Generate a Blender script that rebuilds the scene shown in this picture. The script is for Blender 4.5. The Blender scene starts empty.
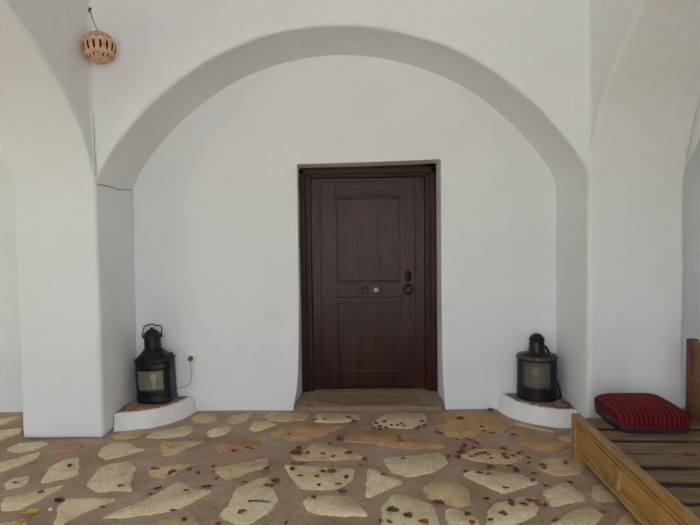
import bpy, bmesh, math, random
from mathutils import Vector, Matrix, noise
rnd = random.Random(7)
PI = math.pi
S = bpy.context.scene
COL = S.collection

# ------------------------------------------------------------------ helpers
class MB:
    """collects shapes and links them as one mesh object"""
    def __init__(self):
        self.bm = bmesh.new(); self.mi = 0; self.boxed = False
    def _m(self, faces):
        for f in faces: f.material_index = self.mi
        return faces
    def box(self, x0, x1, y0, y1, z0, z1, bev=0.0, rot=None, seg=2):
        n = set(self.bm.verts); self.boxed = True
        r = bmesh.ops.create_cube(self.bm, size=1.0)
        vs = r['verts']
        c = Vector(((x0+x1)/2, (y0+y1)/2, (z0+z1)/2))
        for v in vs:
            v.co = Vector((v.co.x*(x1-x0), v.co.y*(y1-y0), v.co.z*(z1-z0))) + c
        fs = list({f for v in vs for f in v.link_faces}); self._m(fs)
        if bev > 0:
            es = list({e for v in vs for e in v.link_edges})
            bmesh.ops.bevel(self.bm, geom=es, offset=bev, segments=seg, affect='EDGES', profile=0.6)
        if rot is not None:
            for v in self.bm.verts:
                if v not in n: v.co = rot @ v.co
        return self
    def loft(self, rings, close=True, cap0=True, cap1=True, skip=None):
        """rings: lists of points, all equally long"""
        R = [[self.bm.verts.new(p) for p in ring] for ring in rings]
        n = len(R[0]); fs = []
        for i in range(len(R)-1):
            for j in range(n if close else n-1):
                if skip and skip(i, j): continue
                k = (j+1) % n
                fs.append(self.bm.faces.new((R[i][j], R[i][k], R[i+1][k], R[i+1][j])))
        if cap0 and close: fs.append(self.bm.faces.new(list(reversed(R[0]))))
        if cap1 and close: fs.append(self.bm.faces.new(R[-1]))
        self._m(fs)
        return self
    def lathe(self, prof, c=(0, 0, 0), n=24, axis='Z', cap=True):
        rings = []
        for r, h in prof:
            ring = []
            for i in range(n):
                a = 2*PI*i/n
                p = (r*math.cos(a), r*math.sin(a), h)
                if axis == 'Y': p = (r*math.cos(a), -h, r*math.sin(a))
                if axis == 'X': p = (h, r*math.cos(a), r*math.sin(a))
                ring.append((p[0]+c[0], p[1]+c[1], p[2]+c[2]))
            rings.append(ring)
        return self.loft(rings, True, cap, cap)
    def tube(self, pts, r, n=8, closed=False):
        pts = [Vector(p) for p in pts]
        m = len(pts); rings = []
        up = None
        for i, p in enumerate(pts):
            if closed: t = pts[(i+1) % m]-pts[i-1]
            else: t = pts[min(i+1, m-1)]-pts[max(i-1, 0)]
            t.normalize()
            if up is None:
                up = Vector((0, 0, 1)) if abs(t.z) < .9 else Vector((1, 0, 0))
            b = t.cross(up).normalized(); up = b.cross(t).normalized()
            rr = r(i/(m-1)) if callable(r) else r
            rings.append([p+(b*math.cos(2*PI*k/n)+up*math.sin(2*PI*k/n))*rr for k in range(n)])
        if closed: rings.append(rings[0])
        self.loft(rings, True, not closed, not closed)
        if closed: bmesh.ops.remove_doubles(self.bm, verts=self.bm.verts, dist=1e-6)
        return self
    def prism(self, poly, y0, y1, axis='Y'):
        """outline in two coordinates pushed along the third axis"""
        def P(a, b, h):
            return {'Y': (a, h, b), 'X': (h, a, b), 'Z': (a, b, h)}[axis]
        self.loft([[P(a, b, y0) for a, b in poly], [P(a, b, y1) for a, b in poly]])
        return self
    def build(self, name, mat, parent=None, smooth=True, bevel=0, angle=35, recalc=True):
        if recalc: bmesh.ops.recalc_face_normals(self.bm, faces=self.bm.faces)
        me = bpy.data.meshes.new(name)
        self.bm.to_mesh(me); self.bm.free()
        for m in (mat if isinstance(mat, (list, tuple)) else [mat]): me.materials.append(m)
        if smooth and not self.boxed:
            me.polygons.foreach_set('use_smooth', [True]*len(me.polygons))
            me.set_sharp_from_angle(angle=math.radians(angle))
        o = bpy.data.objects.new(name, me); COL.objects.link(o)
        if parent: o.parent = parent
        if bevel:
            b = o.modifiers.new('bevel', 'BEVEL'); b.width = bevel; b.segments = 4
            b.limit_method = 'ANGLE'; b.angle_limit = math.radians(40); b.harden_normals = True
        return o

def empty(name, loc, rz=0):
    o = bpy.data.objects.new(name, None); COL.objects.link(o)
    o.location = loc; o.rotation_euler = (0, 0, rz); o.empty_display_size = .1
    return o
def tag(o, label=None, cat=None, group=None, kind=None):
    if label: o['label'] = label
    if cat: o['category'] = cat
    if group: o['group'] = group
    if kind: o['kind'] = kind
    return o

# ---------------------------------------------------------------- materials
def lin(c):
    return tuple(((v/255)/12.92 if v/255 <= .04045 else ((v/255+.055)/1.055)**2.4) for v in c)+(1.0,)
class Mat:
    def __init__(self, name, col, rough=.6, metal=0, spec=.5):
        self.m = bpy.data.materials.new(name); self.m.use_nodes = True
        self.nt = self.m.node_tree; self.N = self.nt.nodes; self.L = self.nt.links
        self.b = self.N['Principled BSDF']
        self.b.inputs['Base Color'].default_value = lin(col)
        self.b.inputs['Roughness'].default_value = rough
        self.b.inputs['Metallic'].default_value = metal
        self.b.inputs['Specular IOR Level'].default_value = spec
        self.col = None; self.hgt = None
    def coord(self, scale=(1, 1, 1), kind='Object'):
        t = self.N.new('ShaderNodeTexCoord'); mp = self.N.new('ShaderNodeMapping')
        mp.inputs['Scale'].default_value = scale
        self.L.new(t.outputs[kind], mp.inputs['Vector']); return mp.outputs['Vector']
    def noise(self, scale, detail=4, rough=.55, stretch=(1, 1, 1), dist=0):
        n = self.N.new('ShaderNodeTexNoise')
        n.inputs['Scale'].default_value = scale; n.inputs['Detail'].default_value = detail
        n.inputs['Roughness'].default_value = rough; n.inputs['Distortion'].default_value = dist
        self.L.new(self.coord(stretch), n.inputs['Vector']); return n.outputs['Fac']
    def ramp(self, src, stops):
        r = self.N.new('ShaderNodeValToRGB'); e = r.color_ramp.elements
        while len(e) < len(stops): e.new(.5)
        for k, (p, c) in enumerate(stops):
            e[k].position = p; e[k].color = lin(c) if len(c) == 3 else c
        self.L.new(src, r.inputs['Fac']); return r.outputs['Color']
    def mix(self, fac, a, b, mode='MIX'):
        m = self.N.new('ShaderNodeMix'); m.data_type = 'RGBA'; m.blend_type = mode
        for s, v in ((m.inputs[0], fac), (m.inputs[6], a), (m.inputs[7], b)):
            if hasattr(v, 'is_output'): self.L.new(v, s)
            elif isinstance(v, tuple): s.default_value = lin(v) if len(v) == 3 else v
            else: s.default_value = v
        return m.outputs[2]
    def base(self, c): self.L.new(c, self.b.inputs['Base Color']); return self
    def bump(self, src, strength=.4, dist=.01):
        b = self.N.new('ShaderNodeBump')
        b.inputs['Strength'].default_value = strength; b.inputs['Distance'].default_value = dist
        self.L.new(src, b.inputs['Height'])
        if self.hgt: self.L.new(self.hgt, b.inputs['Normal'])
        self.hgt = b.outputs['Normal']; self.L.new(self.hgt, self.b.inputs['Normal']); return self

def plaster(name, col, col2, stain):
    M = Mat(name, col, .85, spec=.25)
    a = M.ramp(M.noise(.9, 6, .6), [(.35, col), (.7, col2)])
    s = M.ramp(M.noise(5, 8, .7), [(.66, (0, 0, 0)), (.8, (255, 255, 255))])
    f = M.N.new('ShaderNodeMath'); f.operation = 'MULTIPLY'; f.inputs[1].default_value = .25
    M.L.new(s, f.inputs[0])
    M.base(M.mix(f.outputs[0], a, stain))
    M.bump(M.noise(2.2, 3, .5), .5, .045); M.bump(M.noise(14, 4, .55), .4, .012); M.bump(M.noise(70, 3, .6), .25, .002)
    return M.m
m_plaster = plaster('white_plaster', (236, 237, 240), (231, 231, 232), (214, 208, 198))
m_ledge = plaster('ledge_limewash', (240, 240, 240), (236, 235, 233), (214, 202, 186))

def wood(name, dark, mid, light, rough, along='Z', bump=.25, coat=0.0, sc=1.0, spec=.5):
    M = Mat(name, mid, rough)
    st = {'Z': (14*sc, 14*sc, 1.1*sc), 'Y': (14*sc, 1.1*sc, 14*sc), 'X': (1.1*sc, 14*sc, 14*sc)}[along]
    g = M.noise(1.6, 6, .65, st, .6)
    c = M.ramp(g, [(.28, dark), (.5, mid), (.72, light)])
    w = M.ramp(M.noise(2.1, 5, .6), [(.3, (150, 150, 150)), (.7, (255, 255, 255))])
    M.base(M.mix(.7, c, w, 'MULTIPLY'))
    M.bump(g, bump, .004)
    M.bump(M.noise(48, 4, .6), bump, .0035 if spec < .5 else .0015)
    M.b.inputs['Specular IOR Level'].default_value = spec
    M.b.inputs['Coat Weight'].default_value = coat; M.b.inputs['Coat Roughness'].default_value = .22
    return M.m
m_door = wood('dark_varnished_wood', (30, 10, 7), (58, 22, 15), (86, 38, 25), .28, 'Z', .8, .0, 1, .27)
m_lintel = wood('dark_lintel_wood', (34, 12, 10), (56, 22, 17), (76, 35, 26), .38, 'X', .3, .0, 1, .22)
m_doorx = wood('dark_varnished_wood_rail', (30, 10, 7), (58, 22, 15), (86, 38, 25), .28, 'X', .8, .0, 1, .27)
m_frame = wood('dark_frame_wood', (34, 12, 10), (56, 22, 17), (76, 35, 26), .38, 'Z', .3, .0, 1, .22)
m_bed = wood('honey_wood', (140, 96, 44), (188, 142, 74), (216, 176, 108), .5, 'Y', .3)
m_bedcarve = wood('honey_wood_upright', (150, 104, 50), (196, 150, 84), (222, 186, 122), .5, 'Z', .25)
m_slat = wood('slat_wood', (112, 88, 62), (138, 112, 82), (160, 134, 100), .65, 'X', .2)
m_back = wood('brown_board_wood', (98, 62, 38), (136, 94, 60), (160, 118, 80), .5, 'Z', .2)
m_post = wood('red_brown_post_wood', (86, 46, 34), (112, 64, 46), (134, 84, 60), .5, 'Z', .2)

def simple(name, col, rough=.6, metal=0, nsc=20, var=.15, bump=.15, bd=.003, spec=.5):
    M = Mat(name, col, rough, metal, spec)
    d = tuple(max(0, int(v*(1-var))) for v in col); l = tuple(min(255, int(v*(1+var))) for v in col)
    n = M.noise(nsc, 5, .6)
    M.base(M.ramp(n, [(.3, d), (.7, l)]))
    if bump: M.bump(n, bump, bd)
    return M
m_iron = simple('black_painted_iron', (15, 14, 14), .42, .2, 22, .35, .3, .004).m
m_rust = simple('worn_iron_rim', (84, 76, 66), .55, .5, 40, .4, .3, .003).m
m_brass = simple('brass', (192, 176, 126), .35, .9, 30, .1, .05).m
m_black = simple('blackened_iron', (24, 20, 19), .5, .6, 40, .3, .2).m
m_bulb = simple('white_bulb_glass', (232, 230, 218), .15, 0, 10, .02, 0).m
m_reflector = simple('grey_lamp_interior', (112, 103, 84), .4, .3, 14, .15, .1).m
m_glass = Mat('lamp_glass', (236, 232, 216), .12)
m_glass.b.inputs['Transmission Weight'].default_value = .85; m_glass.b.inputs['IOR'].default_value = 1.4
m_glass.bump(m_glass.noise(40, 3, .5), .2, .002); m_glass = m_glass.m
m_ribglass = Mat('ribbed_lens_glass', (186, 182, 166), .1)
m_ribglass.b.inputs['Transmission Weight'].default_value = .78; m_ribglass = m_ribglass.m
m_socket = simple('white_plastic', (236, 236, 232), .4, 0, 12, .02, .03).m
m_plug = simple('dark_plug_plastic', (92, 76, 58), .5, 0, 12, .1, .03).m
m_cable = simple('beige_cable', (188, 174, 146), .5, 0, 12, .06, .03).m
m_wire = simple('brown_wire', (72, 50, 34), .5, .2, 20, .2, .1).m
m_darkcable = simple('black_cable', (34, 32, 32), .5, 0, 20, .1, .1).m
m_terra = simple('terracotta_tile', (176, 130, 102), .85, 0, 12, .2, .3, .004).m
m_dust = simple('dusty_brown_tile', (150, 124, 98), .85, 0, 14, .2, .3, .004).m
m_clay = simple('pierced_clay', (214, 174, 140), .75, 0, 30, .14, .25, .002).m
m_clayin = simple('clay_inside_painted_shade', (104, 66, 44), .9, 0, 30, .1, .2).m  # inner clay coloured darker, paints the shade seen through the holes
m_clayd = simple('clay_band', (222, 184, 150), .75, 0, 30, .14, .25, .002).m
m_step = simple('brown_cement', (142, 120, 98), .85, 0, 16, .14, .3, .004).m
m_mat = simple('brown_coir', (130, 106, 78), .95, 0, 120, .25, .6, .003).m
m_crack = simple('dark_crack_dust', (136, 131, 126), .95, 0, 30, .15, .1).m

def stone(name, a, b, c):
    M = Mat(name, a, .75, spec=.3)
    k = M.ramp(M.noise(7, 6, .65), [(.3, c), (.5, a), (.7, b)])
    p = M.ramp(M.noise(60, 4, .7), [(.35, (200, 195, 185)), (.55, (255, 255, 255))])
    q = M.ramp(M.noise(4.5, 6, .7), [(.6, (0, 0, 0)), (.78, (190, 190, 190))])
    M.base(M.mix(q, M.mix(.6, k, p, 'MULTIPLY'), (166, 140, 116)))
    M.bump(M.noise(9, 5, .6), .4, .012); M.bump(M.noise(70, 4, .65), .35, .003)
    return M.m
m_stc = stone('cream_flagstone', (224, 207, 168), (234, 221, 190), (208, 184, 146))
m_stt = stone('tan_flagstone', (206, 182, 140), (216, 196, 156), (188, 156, 118))
m_sto = stone('ochre_flagstone', (190, 152, 108), (202, 172, 132), (170, 130, 92))
m_str = stone('reddish_flagstone', (182, 142, 110), (196, 164, 134), (164, 120, 92))
def mortar():
    M = Mat('brown_mortar', (176, 152, 132), .9, spec=.25)
    a = M.ramp(M.noise(2.2, 6, .65), [(.3, (156, 129, 104)), (.52, (176, 152, 130)), (.72, (192, 170, 152))])
    g = M.ramp(M.noise(55, 5, .75), [(.32, (172, 164, 156)), (.5, (255, 255, 255)), (.72, (255, 250, 240))])
    M.base(M.mix(.65, a, g, 'MULTIPLY'))
    M.bump(M.noise(5, 4, .6), .5, .03); M.bump(M.noise(60, 5, .7), .6, .006)
    return M.m
m_mortar = mortar()

def velvet():
    M = Mat('striped_red_velvet', (110, 24, 34), .8, spec=.2)
    v = M.coord((1, 1, 1))
    w = M.N.new('ShaderNodeTexWave'); w.wave_type = 'BANDS'; w.bands_direction = 'X'
    w.inputs['Scale'].default_value = 12.0; w.inputs['Distortion'].default_value = 1.2
    w.inputs['Detail'].default_value = 2; w.inputs['Detail Scale'].default_value = .6
    M.L.new(v, w.inputs['Vector'])
    c = M.ramp(w.outputs['Fac'], [(.12, (70, 12, 18)), (.5, (118, 20, 28)), (.9, (142, 32, 38))])
    n = M.ramp(M.noise(16, 5, .7), [(.3, (150, 140, 140)), (.65, (255, 255, 255))])
    M.base(M.mix(.6, c, n, 'MULTIPLY'))
    M.bump(w.outputs['Fac'], .9, .012); M.bump(M.noise(120, 3, .6), .3, .002)
    M.b.inputs['Sheen Weight'].default_value = .25
    M.b.inputs['Sheen Tint'].default_value = lin((200, 60, 60))
    return M.m
m_velvet = velvet()
m_gusset = simple('plum_cushion_side', (56, 28, 36), .85, 0, 60, .3, .2, .002).m
m_piping = simple('grey_white_lint', (168, 150, 150), .9, 0, 60, .2, .1).m
PET = {'r': simple('dried_red_brown_petal', (134, 74, 46), .75, 0, 40, .3, .2).m,
       'm': simple('dried_crimson_petal', (122, 54, 52), .75, 0, 40, .3, .2).m,
       'd': simple('dark_dry_leaf', (72, 52, 42), .75, 0, 40, .3, .2).m,
       'y': simple('yellow_leaf', (210, 170, 60), .7, 0, 40, .2, .2).m,
       'g': simple('olive_dry_leaf', (92, 76, 38), .75, 0, 40, .25, .2).m,
       'o': simple('orange_brown_leaf', (140, 82, 38), .75, 0, 40, .25, .2).m}

STONES = [
 ('c',[(-2.431,3.594),(-2.408,3.696),(-2.266,3.718),(-2.196,3.692),(-2.226,3.591),(-2.331,3.535)]),
 ('r',[(-2.128,3.589),(-2.118,3.682),(-2.003,3.704),(-1.935,3.679),(-1.929,3.564),(-1.998,3.5)]),
 ('c',[(-1.746,3.475),(-1.784,3.607),(-1.747,3.699),(-1.637,3.698),(-1.544,3.603),(-1.467,3.566),(-1.549,3.493),(-1.664,3.411)]),
 ('c',[(-2.328,3.301),(-2.318,3.36),(-2.269,3.411),(-2.163,3.545),(-2.124,3.451),(-2.155,3.338),(-2.228,3.225),(-2.276,3.226)]),
 ('c',[(-1.885,3.064),(-1.962,3.289),(-1.93,3.407),(-1.854,3.447),(-1.716,3.183)]),
 ('c',[(-2.099,3.067),(-2.089,3.134),(-2.013,3.169),(-1.964,3.082),(-1.971,3.032),(-2.034,2.991)]),
 ('c',[(-1.603,3.045),(-1.614,3.112),(-1.639,3.274),(-1.597,3.338),(-1.496,3.369),(-1.413,3.29),(-1.354,3.076),(-1.299,2.963),(-1.401,2.979),(-1.492,2.955)]),
 ('c',[(-1.946,2.806),(-1.979,2.887),(-1.889,2.937),(-1.724,3.046),(-1.766,2.876),(-1.808,2.764),(-1.902,2.751)]),
 ('c',[(-1.541,2.596),(-1.586,2.722),(-1.621,2.776),(-1.637,2.875),(-1.459,2.888),(-1.342,2.864),(-1.452,2.734),(-1.503,2.608)]),
 ('c',[(-1.332,2.669),(-1.289,2.733),(-1.189,2.851),(-1.128,2.992),(-1.074,3.079),(-0.964,2.991),(-0.848,2.968),(-0.927,2.826),(-0.986,2.758),(-1.056,2.726),(-1.199,2.681)]),
 ('c',[(-1.558,3.794),(-1.533,3.897),(-1.351,4.019),(-1.294,4.012),(-1.255,3.918),(-1.282,3.825),(-1.413,3.777)]),
 ('t',[(-1.393,3.624),(-1.392,3.718),(-1.097,3.713),(-1.197,3.575),(-1.255,3.468),(-1.31,3.456)]),
 ('t',[(-1.318,3.233),(-1.275,3.307),(-1.156,3.337),(-1.075,3.324),(-1.137,3.187),(-1.176,3.125),(-1.267,3.16)]),
 ('t',[(-1.801,3.798),(-1.782,3.901),(-1.638,3.969),(-1.6,3.898),(-1.624,3.795),(-1.702,3.762)]),
 ('t',[(-1.823,2.622),(-1.76,2.646),(-1.701,2.646),(-1.677,2.597),(-1.669,2.504),(-1.743,2.504)]),
 ('t',[(-1.104,2.547),(-1.024,2.642),(-0.947,2.674),(-0.88,2.699),(-0.811,2.592),(-0.827,2.5),(-1.048,2.501)]),
 ('c',[(-2.751,3.946),(-2.719,3.956),(-2.587,4.009),(-2.527,3.899),(-2.563,3.837),(-2.589,3.762),(-2.626,3.763)]),
 ('c',[(-2.91,4.178),(-2.889,4.208),(-2.794,4.288),(-2.741,4.236),(-2.807,4.087),(-2.836,4.071)]),
 ('t',[(-1.361,4.207),(-1.327,4.3),(-1.195,4.31),(-1.143,4.172),(-1.167,4.095),(-1.283,4.086)]),
 ('t',[(-1.055,4.14),(-1.048,4.262),(-0.895,4.322),(-0.9,4.148),(-0.958,4.05),(-1.021,4.069)]),
 ('c',[(-1.14,3.863),(-1.129,3.959),(-1.026,4.007),(-0.971,3.94),(-1.002,3.835),(-1.081,3.786)]),
 ('c',[(-0.846,3.937),(-0.842,4.106),(-0.734,4.115),(-0.654,4.044),(-0.741,3.935),(-0.789,3.888)]),
 ('t',[(-0.784,4.225),(-0.75,4.332),(-0.56,4.315),(-0.434,4.299),(-0.441,4.157),(-0.616,4.119),(-0.737,4.133)]),
 ('c',[(-0.377,4.114),(-0.367,4.279),(-0.187,4.306),(-0.038,4.271),(-0.028,4.148),(-0.139,4.091),(-0.276,4.077)]),
 ('o',[(-0.688,3.845),(-0.601,4.015),(-0.45,4.052),(-0.124,4.017),(-0.206,3.915),(-0.31,3.797),(-0.398,3.725),(-0.504,3.717)]),
 ('r',[(-1.031,3.573),(-0.982,3.687),(-0.834,3.747),(-0.7,3.706),(-0.688,3.59),(-0.799,3.504),(-0.897,3.421),(-0.953,3.506)]),
 ('t',[(-0.932,3.246),(-0.751,3.359),(-0.615,3.417),(-0.586,3.299),(-0.715,3.189),(-0.787,3.103),(-0.841,3.138)]),
 ('c',[(-0.495,3.297),(-0.453,3.316),(-0.27,3.268),(-0.057,3.243),(-0.07,3.096),(-0.133,2.989),(-0.248,2.978),(-0.353,2.994),(-0.429,3.134)]),
 ('t',[(-0.471,3.457),(-0.396,3.541),(-0.34,3.676),(-0.233,3.675),(-0.16,3.613),(0.007,3.45),(-0.005,3.405),(-0.167,3.379),(-0.282,3.384),(-0.379,3.374),(-0.447,3.403)]),
 ('c',[(-0.739,2.69),(-0.719,2.825),(-0.726,2.973),(-0.636,3.102),(-0.552,3.142),(-0.514,3.002),(-0.459,2.851),(-0.485,2.741),(-0.566,2.615),(-0.644,2.62)]),
 ('c',[(-0.328,2.822),(-0.3,2.893),(-0.217,2.901),(-0.074,2.891),(0.021,2.693),(-0.125,2.692),(-0.244,2.713),(-0.3,2.753)]),
 ('c',[(0.07,4.058),(0.167,4.267),(0.333,4.307),(0.492,4.259),(0.48,4.079),(0.341,3.942),(0.173,3.972),(0.088,4.002)]),
 ('o',[(-0.17,3.746),(-0.073,3.87),(0.113,3.882),(0.295,3.837),(0.409,3.711),(0.578,3.661),(0.53,3.571),(0.357,3.552),(0.19,3.599),(0.018,3.671),(-0.124,3.697)]),
 ('o',[(0.54,4.166),(0.643,4.32),(0.862,4.36),(1.034,4.216),(1.082,3.955),(0.992,3.825),(0.79,3.729),(0.698,3.74),(0.58,3.782),(0.538,3.938)]),
 ('c',[(0.121,3.387),(0.196,3.418),(0.5,3.485),(0.524,3.323),(0.412,3.194),(0.254,3.136),(0.167,3.197)]),
 ('c',[(0.004,2.905),(0.022,3.253),(0.068,3.234),(0.226,3.066),(0.096,2.95),(0.031,2.885)]),
 ('t',[(0.328,2.994),(0.418,3.124),(0.514,3.073),(0.583,2.976),(0.555,2.801),(0.489,2.774),(0.342,2.873)]),
 ('t',[(0.601,3.441),(0.696,3.525),(0.837,3.553),(1.017,3.477),(1.001,3.395),(0.905,3.306),(0.781,3.316),(0.666,3.372)]),
 ('c',[(0.581,3.157),(0.633,3.21),(0.786,3.208),(0.923,3.153),(0.997,3.051),(0.758,2.923),(0.683,3.022),(0.62,3.088)]),
 ('c',[(0.082,2.764),(0.15,2.904),(0.22,2.904),(0.358,2.789),(0.366,2.609),(0.317,2.473),(0.09,2.474),(0.081,2.611),(0.089,2.685)]),
 ('c',[(0.41,2.735),(0.447,2.761),(0.55,2.682),(0.563,2.594),(0.516,2.516),(0.395,2.516)]),
 ('t',[(-0.213,2.519),(-0.067,2.576),(0.02,2.564),(0.03,2.474),(-0.184,2.453)]),
 ('c',[(0.63,2.733),(0.689,2.814),(0.84,2.869),(0.922,2.868),(0.911,2.784),(0.849,2.68),(0.695,2.584),(0.584,2.584)]),
 ('o',[(1.046,3.725),(1.165,3.796),(1.264,3.77),(1.362,3.649),(1.354,3.558),(1.255,3.495),(1.12,3.54),(1.046,3.631)]),
 ('t',[(1.344,3.744),(1.482,3.826),(1.494,3.766),(1.422,3.671),(1.345,3.672)]),
 ('t',[(1.051,3.223),(1.073,3.316),(1.154,3.393),(1.303,3.403),(1.354,3.293),(1.273,3.167),(1.115,3.144)]),
 ('c',[(0.973,2.942),(1.139,3.05),(1.162,3.034),(1.181,2.852),(0.972,2.778)]),
 ('c',[(0.879,2.583),(1.059,2.73),(1.166,2.769),(1.197,2.69),(1.145,2.629),(1.008,2.536),(0.856,2.514)]),
 ('t',[(1.225,2.909),(1.277,3.001),(1.369,3.048),(1.349,2.85),(1.232,2.829)]),
 ('t',[(1.198,2.581),(1.343,2.728),(1.369,2.652),(1.297,2.534),(1.178,2.513)]),
 ('t',[(1.118,4.048),(1.172,4.07),(1.373,3.874),(1.355,3.849),(1.239,3.914)]),
]
PETALS = [
  ('d',-1.831,3.297,0.023),('g',-1.808,2.947,0.016),('d',-1.649,2.853,0.033),('y',-1.726,2.719,0.043),('y',-1.721,2.639,0.014),('d',-2.027,3.062,0.008),
  ('y',-1.321,3.605,0.041),('r',-1.296,3.257,0.013),('r',-1.267,3.24,0.013),('m',-1.154,3.197,0.025),('d',-1.161,3.165,0.017),('r',-1.069,3.244,0.013),('m',-0.999,3.189,0.019),('r',-1.386,3.012,0.018),('d',-1.17,2.996,0.024),('d',-0.995,2.961,0.015),('r',-1.182,2.928,0.01),('m',-0.994,2.744,0.013),('d',-1.38,2.776,0.011),('g',-0.902,2.645,0.009),
  ('d',-0.537,3.818,0.018),('r',-0.854,3.511,0.02),('d',-0.439,3.579,0.018),('r',-0.441,3.464,0.042),('r',-0.929,3.286,0.016),('r',-0.906,3.213,0.017),('m',-0.882,3.016,0.016),('r',-0.912,3.008,0.016),('d',-0.694,3.069,0.017),('o',-0.542,3.013,0.029),('m',-0.514,3.076,0.027),('r',-0.59,3.248,0.025),('o',-0.626,2.711,0.026),('r',-0.723,2.611,0.011),('g',-0.434,3.23,0.028),('r',-0.861,3.11,0.013),('d',-0.386,2.61,0.009),
  ('m',-0.37,4.126,0.023),('m',-0.116,4.174,0.03),('m',-0.07,4.094,0.024),('d',-0.304,4.141,0.012),('m',-0.161,3.732,0.035),('r',-0.43,3.571,0.025),('r',-0.435,3.482,0.036),('r',-0.365,3.481,0.019),('d',-0.266,3.461,0.013),('r',-0.099,3.47,0.03),('r',0.004,3.388,0.02),('r',-0.235,3.628,0.012),('r',-0.436,3.307,0.02),('r',-0.388,3.323,0.02),('r',-0.374,3.135,0.016),('d',-0.247,3.19,0.022),('r',-0.196,3.202,0.027),('m',-0.105,3.117,0.021),('g',-0.279,3.128,0.011),('g',-0.254,3.016,0.016),('g',-0.148,3.029,0.01),('o',-0.125,2.95,0.033),('g',-0.268,2.867,0.016),('r',-0.018,3.291,0.017),('r',-0.193,3.416,0.01),
  ('m',0.092,4.029,0.024),('m',0.125,3.979,0.024),('m',0.162,4.063,0.021),('m',0.073,3.932,0.02),('m',0.114,3.907,0.02),('m',0.166,3.954,0.018),('m',0.21,3.992,0.017),('g',0.285,4.026,0.017),('r',0.298,3.976,0.015),('r',0.252,3.991,0.015),('r',0.444,4.073,0.024),('r',0.409,3.949,0.02),('m',0.453,3.997,0.017),('r',0.389,3.921,0.017),('r',0.244,3.747,0.021),('r',0.25,3.682,0.023),('o',0.742,4.129,0.031),('m',0.55,3.83,0.019),('m',0.521,3.853,0.016),('m',0.625,3.486,0.024),('m',0.598,3.412,0.022),('m',0.65,3.562,0.018),('m',0.542,3.424,0.012),('r',0.116,3.154,0.02),('g',0.248,3.381,0.017),('m',0.395,2.811,0.026),('r',0.374,2.826,0.014),('g',0.144,2.722,0.033),('g',0.215,2.667,0.025),('r',0.121,2.617,0.018),('o',0.288,2.61,0.027),('d',0.077,2.628,0.01),('g',0.519,2.692,0.016),
  ('m',1.03,4.35,0.027),('r',0.743,4.129,0.03),('r',0.869,3.95,0.02),('r',0.864,3.856,0.021),('d',0.911,3.814,0.024),('g',1.052,3.798,0.021),('d',0.643,3.71,0.014),('m',0.717,3.726,0.017),('m',0.74,3.708,0.017),('m',0.769,3.653,0.018),('m',0.678,3.606,0.02),('m',0.639,3.516,0.021),('m',0.621,3.456,0.02),('m',0.603,3.398,0.02),('m',0.645,3.47,0.016),('m',0.726,3.561,0.018),('r',0.683,3.404,0.016),('r',0.72,3.432,0.016),('r',0.754,3.458,0.016),('r',0.786,3.465,0.018),('r',0.794,3.435,0.014),('o',0.799,3.377,0.016),('r',0.918,3.531,0.03),('r',0.898,3.437,0.023),('r',0.897,3.387,0.026),('r',0.948,3.415,0.02),('r',0.989,3.447,0.019),('r',1.016,3.476,0.015),('d',1.038,3.388,0.014),('d',1.013,3.312,0.013),('o',0.764,3.258,0.033),('m',0.906,3.198,0.024),('m',0.885,3.263,0.014),('m',0.911,3.24,0.014),('d',0.681,3.163,0.021),('o',0.731,3.144,0.016),('d',1.001,3.166,0.015),('o',0.964,3.061,0.021),('d',1.015,3.003,0.021),('g',0.785,2.972,0.015),('o',1.081,3.261,0.027),('r',1.082,3.222,0.018),('g',0.762,2.784,0.019),('g',0.769,2.823,0.012),('m',0.826,2.783,0.022),('m',0.694,2.684,0.023),('d',0.617,2.632,0.016),('r',0.866,2.827,0.021),('r',0.9,2.783,0.016),('r',0.899,2.817,0.012),('g',0.518,2.685,0.014),('r',0.527,2.604,0.013),('d',0.652,2.859,0.013),('d',0.602,3.202,0.009),
  ('d',1.157,3.03,0.019),('r',1.239,3.299,0.017),('o',0.931,2.623,0.02),('o',1.201,2.71,0.023),('d',0.94,2.783,0.013),
]
CAM_YAW, CAM_PITCH = 1.193103, 2.56228
EXPO, SKY, SUN = 1.84, 0.2, 8.5

# ------------------------------------------------------------------ setting
YF, YN, YD = 3.785, 4.40, 4.65        # arch face, recess wall, door face
XL, XR, XLO, XRO = -1.852, 1.566, -2.44, 2.215
SPR, TOP = 1.80, 3.6
ARCH = [(-1.848, 1.80), (-1.838, 1.84), (-1.80, 1.915), (-1.72, 2.045), (-1.58, 2.212), (-1.44, 2.352), (-1.30, 2.466), (-1.12, 2.594),
        (-.95, 2.684), (-.80, 2.744), (-.64, 2.794), (-.47, 2.831), (-.30, 2.85), (-.14, 2.855), (.01, 2.847),
        (.16, 2.827), (.32, 2.792), (.48, 2.744), (.64, 2.684), (.80, 2.604), (.96, 2.498), (1.10, 2.39), (1.24, 2.26),
        (1.40, 2.078), (1.48, 1.975), (1.525, 1.905), (1.552, 1.85), (1.562, 1.80)]
def smooth_curve(pts, k=3):
    out = []
    for i in range(len(pts)-1):
        p0 = Vector(pts[max(i-1, 0)]); p1 = Vector(pts[i]); p2 = Vector(pts[i+1]); p3 = Vector(pts[min(i+2, len(pts)-1)])
        for j in range(k):
            t = j/k
            out.append(tuple(.5*((2*p1)+(p2-p0)*t+(2*p0-5*p1+4*p2-p3)*t*t+(3*p1-p0-3*p2+p3)*t**3)))
    out.append(tuple(pts[-1])); return out
ARC = smooth_curve(ARCH)
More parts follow.
